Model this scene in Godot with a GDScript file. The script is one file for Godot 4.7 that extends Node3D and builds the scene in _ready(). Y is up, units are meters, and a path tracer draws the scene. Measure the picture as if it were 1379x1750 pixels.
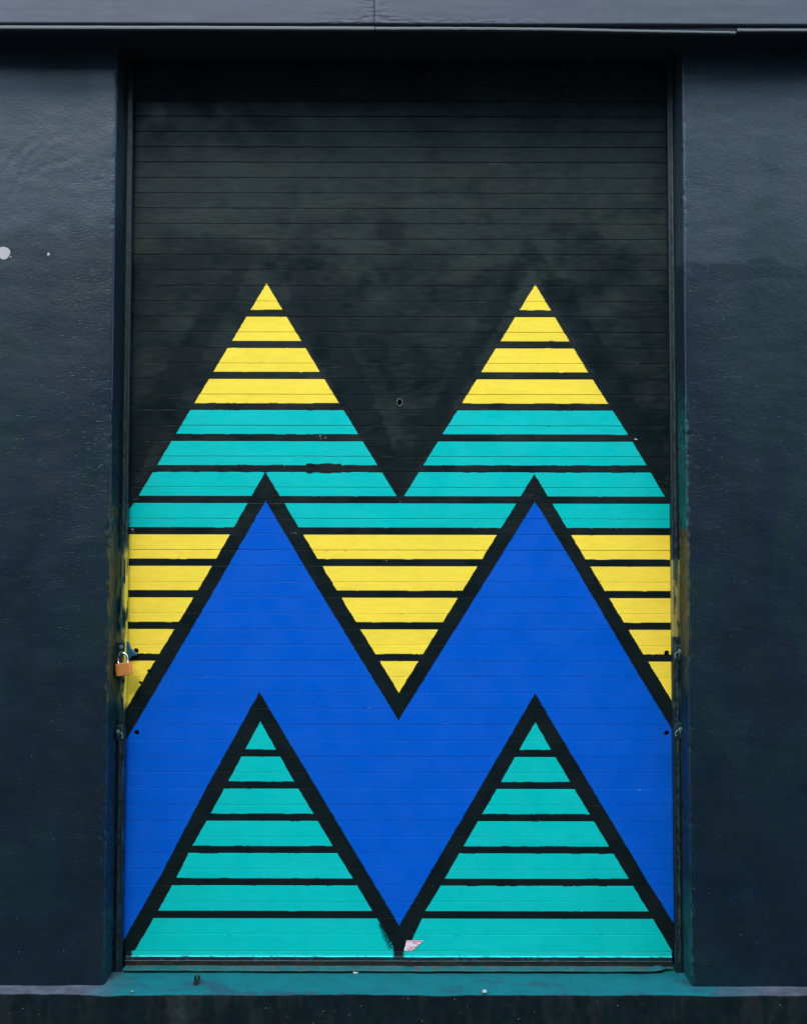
extends Node3D
# A painted roller shutter in a dark rendered shop front, seen square on from the pavement.

const FOCAL := 1380.0            # focal length in photo pixels (photo 1379 x 1750)
const EYE := Vector3(0.0, 1.44, 2.4)
const TILT := 2.0                # degrees upwards
const ROLL := 0.1

const WALL_Z := 0.085            # face of the rendered piers; the shutter curtain lies in z = 0
const EDGE_L := -0.839
const EDGE_R := 0.811
const SILL_Y := 0.19
const SOFFIT_Y := 2.876
const FASCIA_Z := 0.185
const TEX_W := 1280
const TEX_H := 2048
const TEX_X0 := -0.85
const TEX_X1 := 0.83
const TEX_Y1 := 2.96             # top of the painted curtain
const TEX_Y0 := 0.19

# linear base colours
const BLACK := Color(0.0030, 0.0080, 0.0105)
const YELLOW := Color(0.90, 0.67, 0.060)
const TEAL := Color(0.001, 0.465, 0.440)
const BLUE := Color(0.0005, 0.090, 0.52)
const NAVY := Color(0.0010, 0.0115, 0.0200)

var rng := RandomNumberGenerator.new()
var n_big := FastNoiseLite.new()
var n_mid := FastNoiseLite.new()
var n_fine := FastNoiseLite.new()

# ------------------------------------------------------------------ helpers

func on_plane(px: float, py: float, z: float) -> Vector3:   # where the ray of a photo pixel meets the upright plane z
	var r := deg_to_rad(ROLL)
	var t := deg_to_rad(TILT)
	var a := (px - 689.5) / FOCAL
	var b := (875.0 - py) / FOCAL
	var x := a * cos(r) - b * sin(r)
	var y := a * sin(r) + b * cos(r)
	var d := Vector3(x, y * cos(t) + sin(t), y * sin(t) - cos(t))
	return EYE + d * ((z - EYE.z) / d.z)

func wy(py: float) -> float:                                # height on the shutter plane of a photo row
	return on_plane(689.5, py, 0.0).y

func tag(o: Node, label: String, category: String, group := "") -> void:
	o.set_meta("label", label)
	o.set_meta("category", category)
	if group != "":
		o.set_meta("group", group)

func thing(called: String, at: Vector3, label: String, category: String, group := "") -> Node3D:
	var o := Node3D.new()
	o.name = called
	o.position = at
	add_child(o, true)
	tag(o, label, category, group)
	return o

func put(called: String, mesh: Mesh, mat: Material, parent: Node, at := Vector3.ZERO) -> MeshInstance3D:
	var o := MeshInstance3D.new()
	o.name = called
	o.mesh = mesh
	o.material_override = mat
	o.position = at
	parent.add_child(o, true)
	return o

func lin(c: Color) -> Color:
	return c.linear_to_srgb()

func paint(c: Color, rough: float, metal := 0.0) -> StandardMaterial3D:
	var m := StandardMaterial3D.new()
	m.albedo_color = lin(c)
	m.roughness = rough
	m.metallic = metal
	return m

func vpaint(rough: float) -> StandardMaterial3D:
	var m := StandardMaterial3D.new()
	m.vertex_color_use_as_albedo = true
	m.roughness = rough
	return m

# a sheet of nu x nv points; pts[j * nu + i], u runs right and v runs down when seen from its front
func sheet(nu: int, nv: int, pts: PackedVector3Array, uvs: PackedVector2Array, cols: PackedColorArray) -> ArrayMesh:
	var nor := PackedVector3Array()
	nor.resize(pts.size())
	for j in nv:
		var ja := maxi(j - 1, 0) * nu
		var jb := mini(j + 1, nv - 1) * nu
		for i in nu:
			var du := pts[j * nu + mini(i + 1, nu - 1)] - pts[j * nu + maxi(i - 1, 0)]
			var dv := pts[jb + i] - pts[ja + i]
			nor[j * nu + i] = dv.cross(du).normalized()
	var idx := PackedInt32Array()
	idx.resize((nu - 1) * (nv - 1) * 6)
	var k := 0
	for j in nv - 1:
		for i in nu - 1:
			var a := j * nu + i
			idx[k] = a; idx[k + 1] = a + 1; idx[k + 2] = a + nu + 1
			idx[k + 3] = a; idx[k + 4] = a + nu + 1; idx[k + 5] = a + nu
			k += 6
	var arr := []
	arr.resize(Mesh.ARRAY_MAX)
	arr[Mesh.ARRAY_VERTEX] = pts
	arr[Mesh.ARRAY_NORMAL] = nor
	if uvs.size() > 0:
		arr[Mesh.ARRAY_TEX_UV] = uvs
	if cols.size() > 0:
		arr[Mesh.ARRAY_COLOR] = cols
	arr[Mesh.ARRAY_INDEX] = idx
	var m := ArrayMesh.new()
	m.add_surface_from_arrays(Mesh.PRIMITIVE_TRIANGLES, arr)
	return m

func quad(st: SurfaceTool, a: Vector3, b: Vector3, c: Vector3, d: Vector3) -> void:   # clockwise seen from the front
	for p in [a, b, c, a, c, d]:
		st.add_vertex(p)

func flat_mesh(st: SurfaceTool) -> ArrayMesh:
	st.generate_normals()
	return st.commit()

func begin() -> SurfaceTool:
	var st := SurfaceTool.new()
	st.begin(Mesh.PRIMITIVE_TRIANGLES)
	st.set_smooth_group(-1)
	return st

func box_in(st: SurfaceTool, lo: Vector3, hi: Vector3) -> void:
	var p := []
	for i in 8:
		p.append(Vector3(hi.x if i & 1 else lo.x, hi.y if i & 2 else lo.y, hi.z if i & 4 else lo.z))
	quad(st, p[6], p[7], p[5], p[4])
	quad(st, p[3], p[2], p[0], p[1])
	quad(st, p[2], p[6], p[4], p[0])
	quad(st, p[7], p[3], p[1], p[5])
	quad(st, p[2], p[3], p[7], p[6])
	quad(st, p[4], p[5], p[1], p[0])

func box(lo: Vector3, hi: Vector3) -> ArrayMesh:
	var st := begin()
	box_in(st, lo, hi)
	return flat_mesh(st)

# an outline (clockwise as seen from +z) given thickness, with a chamfer round its front edge
func plate(outline: PackedVector2Array, z0: float, z1: float, bevel: float) -> ArrayMesh:
	var st := begin()
	var loop := outline
	if not Geometry2D.is_polygon_clockwise(loop):
		loop = outline.duplicate()
		loop.reverse()
	var inner := loop
	if bevel > 0.0:
		var shrunk := Geometry2D.offset_polygon(loop, -bevel, Geometry2D.JOIN_MITER)
		if shrunk.size() == 1 and shrunk[0].size() == loop.size():
			inner = shrunk[0]
			if not Geometry2D.is_polygon_clockwise(inner):
				inner.reverse()
			var best := 0
			for i in inner.size():
				if inner[i].distance_to(loop[0]) < inner[best].distance_to(loop[0]):
					best = i
			var turned := PackedVector2Array()
			for i in inner.size():
				turned.append(inner[(best + i) % inner.size()])
			inner = turned
		else:
			bevel = 0.0
	var n := loop.size()
	# Godot's 2D clockwise test assumes y down, so with y up the loop runs counter-clockwise: walk it backwards
	var tri := Geometry2D.triangulate_polygon(inner)
	for k in range(0, tri.size(), 3):
		var a := inner[tri[k]]
		var b := inner[tri[k + 1]]
		var c := inner[tri[k + 2]]
		if (b - a).cross(c - a) > 0.0:
			var s := b
			b = c
			c = s
		for p in [a, b, c]:
			st.add_vertex(Vector3(p.x, p.y, z1))
		for p in [a, c, b]:
			st.add_vertex(Vector3(p.x, p.y, z0))
	var ccw := 0.0
	for i in n:
		ccw += loop[i].cross(loop[(i + 1) % n])
	for i in n:
		var i2 := (i + 1) % n
		var a := loop[i]
		var b := loop[i2]
		var ai := inner[i]
		var bi := inner[i2]
		if ccw > 0.0:
			quad(st, Vector3(ai.x, ai.y, z1), Vector3(bi.x, bi.y, z1), Vector3(b.x, b.y, z1 - bevel), Vector3(a.x, a.y, z1 - bevel))
			quad(st, Vector3(a.x, a.y, z1 - bevel), Vector3(b.x, b.y, z1 - bevel), Vector3(b.x, b.y, z0), Vector3(a.x, a.y, z0))
		else:
			quad(st, Vector3(bi.x, bi.y, z1), Vector3(ai.x, ai.y, z1), Vector3(a.x, a.y, z1 - bevel), Vector3(b.x, b.y, z1 - bevel))
			quad(st, Vector3(b.x, b.y, z1 - bevel), Vector3(a.x, a.y, z1 - bevel), Vector3(a.x, a.y, z0), Vector3(b.x, b.y, z0))
	return flat_mesh(st)

func tube(path: PackedVector3Array, radius: float, sides: int, closed := false) -> ArrayMesh:
	var st := SurfaceTool.new()
	st.begin(Mesh.PRIMITIVE_TRIANGLES)
	st.set_smooth_group(0)
	var rings := []
	var n := path.size()
	var up := Vector3.ZERO
	for i in n:
		var t: Vector3
		if closed:
			t = (path[(i + 1) % n] - path[(i + n - 1) % n]).normalized()
		else:
			t = (path[mini(i + 1, n - 1)] - path[maxi(i - 1, 0)]).normalized()
		if up == Vector3.ZERO:
			up = Vector3(0.31, 0.2, 0.93)
		up = (up - t * up.dot(t)).normalized()
		var side := t.cross(up)
		var ring := []
		for k in sides:
			var a := TAU * k / sides
			ring.append(path[i] + (up * cos(a) + side * sin(a)) * radius)
		rings.append(ring)
	var last := n if closed else n - 1
	for i in last:
		var r0 = rings[i]
		var r1 = rings[(i + 1) % n]
		for k in sides:
			var k2 := (k + 1) % sides
			for p in [r0[k], r1[k2], r1[k], r0[k], r0[k2], r1[k2]]:
				st.add_vertex(p)
	if not closed:
		for e in [0, n - 1]:
			var r = rings[e]
			for k in range(1, sides - 1):
				var tri := [r[0], r[k], r[k + 1]] if e == 0 else [r[0], r[k + 1], r[k]]
				for p in tri:
					st.add_vertex(p)
	st.generate_normals()
	return st.commit()

func pebble_mesh(r: Vector3, seed_no: int) -> ArrayMesh:
	var nz := FastNoiseLite.new()
	nz.seed = seed_no
	nz.frequency = 0.8
	var nu := 13
	var nv := 9
	var pts := PackedVector3Array()
	for j in nv:
		var b := PI * j / (nv - 1)
		for i in nu:
			var a := -TAU * (i % (nu - 1)) / (nu - 1)
			var d := Vector3(sin(b) * cos(a), cos(b), -sin(b) * sin(a))
			var k := 1.0 + 0.45 * nz.get_noise_3dv(d * 1.3)
			pts.append(Vector3(d.x * r.x, maxf(d.y, -0.75) * r.y, d.z * r.z) * k)
	return sheet(nu, nv, pts, PackedVector2Array(), PackedColorArray())

func smooth01(a: float, b: float, x: float) -> float:
	var t := clampf((x - a) / (b - a), 0.0, 1.0)
	return t * t * (3.0 - 2.0 * t)

func noise_set(seed_no: int, freq: float, octaves: int) -> FastNoiseLite:
	var n := FastNoiseLite.new()
	n.seed = seed_no
	n.noise_type = FastNoiseLite.TYPE_SIMPLEX_SMOOTH
	n.frequency = freq
	n.fractal_octaves = octaves
	return n

func noise_bytes(seed_no: int, freq: float, octaves: int, w: int, h: int, stretch_x := 1) -> PackedByteArray:
	var im := noise_set(seed_no, freq, octaves).get_image(w / stretch_x, h)
	if stretch_x > 1:
		im.resize(w, h, Image.INTERPOLATE_CUBIC)
	im.convert(Image.FORMAT_L8)
	return im.get_data()

# ------------------------------------------------------------------ _ready

func _ready() -> void:
	rng.seed = 20240611
	n_big = noise_set(3, 1.4, 3)
	n_mid = noise_set(5, 9.0, 3)
	n_fine = noise_set(9, 45.0, 2)

	# camera
	var cam := Camera3D.new()
	cam.name = "camera"
	add_child(cam)
	cam.position = EYE
	cam.rotation_order = EULER_ORDER_YXZ
	cam.rotation = Vector3(deg_to_rad(TILT), 0.0, deg_to_rad(ROLL))
	cam.fov = rad_to_deg(2.0 * atan(875.0 / FOCAL))
	cam.near = 0.05
	cam.far = 400.0
	cam.current = true

	# overcast sky
	var sm := ProceduralSkyMaterial.new()
	sm.sky_top_color = Color(0.76, 0.87, 0.97)
	sm.sky_horizon_color = Color(0.78, 0.88, 0.96)
	sm.sky_curve = 0.3
	sm.ground_bottom_color = Color(0.22, 0.22, 0.22)
	sm.ground_horizon_color = Color(0.30, 0.30, 0.31)
	var sky := Sky.new()
	sky.sky_material = sm
	var env := Environment.new()
	env.background_mode = Environment.BG_SKY
	env.sky = sky
	env.background_energy_multiplier = 1.0
	env.tonemap_mode = Environment.TONE_MAPPER_LINEAR
	env.tonemap_exposure = 6.7
	env.sdfgi_enabled = true
	env.ssao_enabled = true
	env.ssil_enabled = true
	var we := WorldEnvironment.new()
	we.name = "environment"
	we.environment = env
	add_child(we)

	# veiled sun, high over the street
	var sun := DirectionalLight3D.new()
	sun.name = "sun"
	sun.light_energy = 0.15
	sun.light_color = Color(1.0, 0.97, 0.93)
	sun.light_angular_distance = 20.0
	sun.shadow_enabled = true
	add_child(sun)
	sun.look_at_from_position(Vector3(-1.2, 5.2, 3.2), Vector3.ZERO)

	build_street()
	build_front()
	build_shutter()
	build_small_things()

# ------------------------------------------------------------------ street (mostly behind the camera)

func ground_sheet(called: String, lo: Vector3, hi: Vector3, c: Color, rough: float) -> void:
	var nz := FastNoiseLite.new()
	nz.seed = called.length()
	nz.frequency = 0.02
	nz.fractal_octaves = 4
	var im := nz.get_seamless_image(512, 512)
	im.convert(Image.FORMAT_RGB8)
	im.adjust_bcs(1.25, 0.35, 1.0)
	var m := paint(c, rough)
	m.albedo_texture = ImageTexture.create_from_image(im)
	m.uv1_triplanar = true
	m.uv1_world_triplanar = true
	m.uv1_scale = Vector3(0.7, 0.7, 0.7)
	var o := put(called, box(lo, hi), m, self)
	o.set_meta("kind", "structure")

func build_street() -> void:
	ground_sheet("ground", Vector3(-150, -0.6, -150), Vector3(150, -0.14, 150), Color(0.09, 0.085, 0.08), 0.9)
	ground_sheet("pavement", Vector3(-16, -0.135, -0.3), Vector3(16, -0.005, 2.9), Color(0.085, 0.085, 0.085), 0.85)
	ground_sheet("kerb", Vector3(-16, -0.135, 2.904), Vector3(16, 0.0, 3.05), Color(0.22, 0.22, 0.21), 0.8)
	ground_sheet("road", Vector3(-16, -0.139, 3.054), Vector3(16, -0.12, 4.4), Color(0.06, 0.06, 0.062), 0.85)
	ground_sheet("pavement_001", Vector3(-16, -0.135, 4.404), Vector3(16, 0.0, 5.19), Color(0.085, 0.085, 0.085), 0.85)
	# the houses across the street: they close the view of the low sky that the glossy paint would mirror
	facing_house("facing_house", -15.0, -0.6, 5.2, Color(0.08, 0.08, 0.08), "lower dark grey rendered house across the street, beside the taller brown one")
	facing_house("facing_house_001", -0.595, 15.0, 6.5, Color(0.07, 0.065, 0.062), "taller dark brown rendered house across the street from the shutter")

func facing_house(called: String, x0: float, x1: float, h: float, c: Color, label: String) -> void:
	var z := 5.2
	var o := thing(called, Vector3((x0 + x1) / 2, 0, z), label, "house")
	var cx := (x0 + x1) / 2
	var wm := paint(c, 0.85)
	put("wall", box(Vector3(x0 - cx, -0.14, 0.0), Vector3(x1 - cx, h, 7.0)), wm, o)
	put("roof", box(Vector3(x0 - cx + 0.01, h + 0.001, -0.25), Vector3(x1 - cx - 0.01, h + 0.18, 7.2)), paint(Color(0.08, 0.075, 0.07), 0.8), o)
	var frame := paint(Color(0.35, 0.35, 0.34), 0.5)
	var glass := paint(Color(0.02, 0.025, 0.03), 0.08)
	var count := int((x1 - x0) / 2.6)
	for s in 2:
		for i in count:
			var x := x0 - cx + (i + 0.5) * (x1 - x0) / count
			var y := 0.9 + 2.9 * s
			if y + 1.6 > h:
				continue
			var st := begin()
			box_in(st, Vector3(x - 0.58, y - 0.06, -0.07), Vector3(x + 0.58, y, -0.002))
			box_in(st, Vector3(x - 0.58, y + 1.4, -0.07), Vector3(x + 0.58, y + 1.46, -0.002))
			box_in(st, Vector3(x - 0.58, y + 0.001, -0.07), Vector3(x - 0.52, y + 1.399, -0.002))
			box_in(st, Vector3(x + 0.52, y + 0.001, -0.07), Vector3(x + 0.58, y + 1.399, -0.002))
			box_in(st, Vector3(x - 0.025, y + 0.001, -0.06), Vector3(x + 0.025, y + 1.399, -0.002))
			var w := put("window", flat_mesh(st), frame, o)
			for k in 2:
				var a := x - 0.519 if k == 0 else x + 0.026
				put("pane", box(Vector3(a, y + 0.001, -0.02), Vector3(a + 0.493, y + 1.399, -0.004)), glass, w)

# ------------------------------------------------------------------ the dark rendered shop front

var trowel := []

func relief(x: float, y: float, left: bool) -> float:
	var k := 0.0030 * n_big.get_noise_2d(x + (0.0 if left else 37.0), y * 0.8)
	k += 0.0008 * n_mid.get_noise_2d(x * 0.7 + 4.0, y * 1.5)
	k += 0.00018 * n_fine.get_noise_2d(x * 0.6, y * 1.3)
	if left:
		var p := Vector2(x, y)
		for t in trowel:
			for i in t.size() - 1:
				var q := Geometry2D.get_closest_point_to_segment(p, t[i], t[i + 1])
				var d := p.distance_to(q)
				if d < 0.04:
					k -= 0.00035 * exp(-d * d / 0.00008) - 0.0002 * exp(-(d - 0.016) * (d - 0.016) / 0.00010)
	return k

func wall_color(x: float, y: float, left: bool) -> Color:
	var a := n_big.get_noise_2d(x * 1.6 + 11.0, y * 1.1)
	var b := n_mid.get_noise_2d(x * 0.8 - 7.0, y * 0.8)
	var c := NAVY
	# two coats: a greyer one above, navy rolled over it below, with a ragged roller edge
	var line := on_plane(689.5, 395.0 if left else 447.0, WALL_Z).y
	line += 0.05 * n_big.get_noise_2d(x * 2.5, 8.0) + (0.02 if left else 0.006) * n_mid.get_noise_2d(x * 1.5, 3.0)
	if left:
		line += 0.14 * (x + 1.1)
	var soft := 0.05 if left else 0.006
	var t := smooth01(-soft, soft, y - line + (0.05 * b if left else 0.004 * b))
	c = c.lerp(Color(0.016, 0.030, 0.044), t)
	c = c * (1.0 + 0.10 * a + 0.08 * b)
	if a > 0.1:
		c = c.lerp(Color(0.0015, 0.015, 0.018), 0.4 * smooth01(0.1, 0.4, a))
	return c

func overspray(py: float, left: bool, seed_x: float) -> Array:   # [colour, strength] of the stray spray paint down the reveals
	var n := n_mid.get_noise_2d(seed_x, py * 0.0035)
	var m := n_big.get_noise_2d(seed_x * 2.0 + 5.0, py * 0.006)
	var c := Color(0.01, 0.08, 0.08)
	var k := 0.0
	if left:
		if py > 820 and py < 1235:
			c = Color(0.050, 0.045, 0.014) if n + m > 0.05 else Color(0.008, 0.034, 0.032)
			k = smooth01(820, 900, py) * (1.0 - smooth01(1190, 1235, py))
		elif py >= 1235:
			c = Color(0.003, 0.025, 0.07) if py < 1560 else Color(0.005, 0.05, 0.065)
			k = 0.6 * smooth01(1235, 1300, py) * (0.6 + 0.8 * n)
	else:
		if py > 640 and py < 905:
			c = Color(0.004, 0.070, 0.064)
			k = smooth01(640, 740, py)
		elif py >= 905 and py < 1125:
			c = Color(0.058, 0.050, 0.015)
			k = 1.0 - 0.5 * smooth01(1060, 1125, py)
		elif py >= 1125 and py < 1480:
			c = Color(0.003, 0.022, 0.06)
			k = 0.6 * smooth01(1125, 1300, py)
		elif py >= 1480:
			c = Color(0.004, 0.050, 0.055)
			k = smooth01(1480, 1560, py)
	return [c, clampf(k * (0.75 + 0.9 * n), 0.0, 1.0)]

func photo_row(y: float) -> float:                            # photo row of a height on the wall plane
	var e := atan2(y - EYE.y, EYE.z - WALL_Z) - deg_to_rad(TILT)
	return 875.0 - FOCAL * tan(e)

func pier(left: bool, mat: Material, parent: Node) -> MeshInstance3D:
	var edge := EDGE_L if left else EDGE_R
	var dir := 1.0 if left else -1.0                          # towards the opening
	var r := 0.007
	var prof := []                                            # [x, z, nx, nz, arc]
	var far := 0.93
	var arc := 0.0
	var s := far
	while s > r + 0.0005:
		prof.append([edge - dir * s, WALL_Z, 0.0, 1.0, far - s])
		s -= 0.007 if s > 0.06 else 0.004
	arc = far - r
	for i in 6:
		var a := i / 5.0 * PI / 2
		prof.append([edge - dir * r + dir * r * sin(a), WALL_Z - r + r * cos(a), dir * sin(a), cos(a), arc + r * a])
	arc += r * PI / 2
	for i in range(1, 22):
		prof.append([edge, WALL_Z - r - i * 0.006, dir, 0.0, arc + i * 0.006])
	var rows := 400
	var y0 := SILL_Y - 0.012
	var y1 := 2.95
	var nu := prof.size()
	var pts := PackedVector3Array()
	var uvs := PackedVector2Array()
	var cols := PackedColorArray()
	for j in rows:
		var y := y1 + (y0 - y1) * j / (rows - 1)
		var py := photo_row(y)
		for ii in nu:
			var p = prof[ii if left else nu - 1 - ii]
			var toward: float = absf(edge - p[0])             # distance from the arris on the face
			var d := relief(p[0], y, left) if p[2] == 0.0 else (0.003 * n_big.get_noise_2d(edge, y * 0.8) + 0.0005 * n_mid.get_noise_2d(edge, y))
			# knocks along the arris
			if toward < 0.02:
				var chip := n_fine.get_noise_2d(y * 0.8 + (0.0 if left else 50.0), p[4] * 0.8) + 0.6 * n_mid.get_noise_2d(y * 0.6, 8.0)
				d -= 0.0026 * smooth01(0.38, 0.62, chip) * (1.0 - toward / 0.02)
			pts.append(Vector3(p[0] + p[2] * d, y, p[1] + p[3] * d))
			uvs.append(Vector2(p[4] / 1.1, (y1 - y) / 2.8))
			var c := wall_color(p[0], y, left)
			var inward := clampf((p[4] - (far - 0.012)) / 0.02, 0.0, 1.0)
			if inward > 0.0:
				var o := overspray(py, left, p[4] * 6.0)
				var spatter := inward + 0.5 * n_mid.get_noise_2d(y * 2.0, p[4] * 20.0) + 0.5 * n_fine.get_noise_2d(y * 1.2, p[4] * 2.0)
				c = c.lerp(o[0], o[1] if spatter > 0.4 else 0.0)
			cols.append(c)
	return put("pier", sheet(nu, rows, pts, uvs, cols), mat, parent)

func build_front() -> void:
	var o := thing("shop_front", Vector3.ZERO, "dark blue grey rendered shop front framing the painted roller shutter", "building")
	trowel = [
		[[20, 335], [35, 300], [55, 265], [85, 240], [120, 226]],
		[[2, 300], [20, 275], [45, 250], [80, 232]],
		[[50, 300], [75, 285], [105, 278], [140, 262]],
		[[158, 345], [170, 310], [176, 290], [172, 268]],
	]
	for t in trowel:
		for i in t.size():
			var p := on_plane(t[i][0], t[i][1], WALL_Z)
			t[i] = Vector2(p.x, p.y)

	# rendered wall paint: fine relief, uneven gloss
	var im := noise_set(21, 0.13, 4).get_image(512, 2048)
	im.resize(1024, 2048, Image.INTERPOLATE_CUBIC)
	im.convert(Image.FORMAT_L8)
	im.adjust_bcs(1.0, 0.18, 1.0)
	# brush creases, pits and crumbs in the render, thickest beside the arris
	for i in 5200:
		var cx := int(1023.0 * rng.randf())
		if rng.randf() < 0.35:
			cx = int(rng.randf_range(0.70, 0.845) * 1024.0)
		var cy := rng.randi_range(4, 2040)
		if n_big.get_noise_2d(cx * 0.004, cy * 0.003) + 0.5 * n_mid.get_noise_2d(cx * 0.002, cy * 0.002) < rng.randf_range(-0.4, 0.35):
			continue
		var g := 0.5 + rng.randf_range(0.10, 0.34) * (1.0 if rng.randf() < 0.55 else -1.0)
		var len := rng.randi_range(2, 11)
		var lean := rng.randf_range(-0.35, 0.35)
		for k in len:
			im.fill_rect(Rect2i(clampi(cx + k, 0, 1022), clampi(cy + int(k * lean), 0, 2046), 1, 1 if rng.randf() < 0.7 else 2), Color(g, g, g))
	for i in 260:
		var cx := rng.randi_range(4, 1010)
		var cy := rng.randi_range(4, 2040)
		var big := rng.randi_range(1, 3)
		im.fill_rect(Rect2i(cx, cy, big + 1, big), Color(0.05, 0.05, 0.05))
	im.bump_map_to_normal_map(5.0)
	var ro := noise_set(22, 0.012, 4).get_image(512, 1024)
	ro.adjust_bcs(1.0, 0.14, 1.0)
	var wm := vpaint(1.0)
	wm.metallic_specular = 0.45
	wm.normal_enabled = true
	wm.normal_texture = ImageTexture.create_from_image(im)
	wm.normal_scale = 0.30
	wm.roughness_texture = ImageTexture.create_from_image(ro)
	wm.roughness_texture_channel = BaseMaterial3D.TEXTURE_CHANNEL_RED
	var pl := pier(true, wm, o)
	var pr := pier(false, wm, o)

	# bare plaster where the render was knocked off, and specks
	var plaster := paint(Color(0.40, 0.36, 0.37), 0.9)
	for a in [[7.0, 434.0, 10.5, 11.5], [84.0, 435.0, 2.6, 2.8], [19.0, 439.0, 1.2, 1.2]]:
		var p := on_plane(a[0], a[1], WALL_Z)
		var out := PackedVector2Array()
		var k := 0.00168
		for i in 18:
			var t := TAU * i / 18
			var w := 1.0 + 0.35 * n_mid.get_noise_2d(cos(t) * 0.06 + a[0], sin(t) * 0.06)
			out.append(Vector2(cos(t) * a[2] * k * w, sin(t) * a[3] * k * w))
		put("bare_plaster_patch", plate(out, -0.004, 0.0012, 0.0006), plaster, pl, p + Vector3(0, 0, relief(p.x, p.y, true)))
	for side in 2:
		var st := begin()
		var left := side == 0
		for i in 45:
			var px := rng.randf_range(2, 176) if left else rng.randf_range(1185, 1376)
			var py := 420.0 + 1230.0 * sqrt(rng.randf())
			var p := on_plane(px, py, WALL_Z)
			p.z += relief(p.x, p.y, left) - 0.0004
			var r := rng.randf_range(0.0006, 0.0016) * (1.6 if rng.randf() < 0.12 else 1.0)
			var q := []
			for k in 5:
				var t := -TAU * k / 5 + rng.randf() * 0.6
				q.append(p + Vector3(cos(t), sin(t), 0) * r * rng.randf_range(0.6, 1.3))
			var tip := p + Vector3(0, 0, 0.0016)
			for k in 5:
				for v in [q[k], q[(k + 1) % 5], tip]:
					st.add_vertex(v)
		var sp := put("paint_specks", flat_mesh(st), paint(Color(0.12, 0.14, 0.14), 0.8), pl if left else pr)
		sp.set_meta("kind", "stuff")

	build_plinth(o)
	build_fascia(o)
	# unseen panels added behind the curtain to keep light from leaking in
	var inside := paint(Color(0.03, 0.03, 0.03), 0.9)
	put("added_back_panel", box(Vector3(-1.8, 0.0, -0.5), Vector3(1.8, 3.3, -0.42)), inside, o)
	put("added_side_panel", box(Vector3(-1.768, 0.0, -0.418), Vector3(-1.70, 3.3, -0.02)), inside, o)
	put("added_side_panel", box(Vector3(1.70, 0.0, -0.418), Vector3(1.768, 3.3, -0.02)), inside, o)
	put("upper_wall", box(Vector3(-15, 3.345, -0.3), Vector3(15, 5.6, 0.05)), paint(Color(0.05, 0.055, 0.065), 0.6), o)
	put("side_wall", box(Vector3(-15, -0.1, -0.3), Vector3(-1.772, 3.34, 0.08)), paint(NAVY, 0.55), o)
	put("side_wall", box(Vector3(1.744, -0.1, -0.3), Vector3(15, 3.34, 0.08)), paint(NAVY, 0.55), o)

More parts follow.
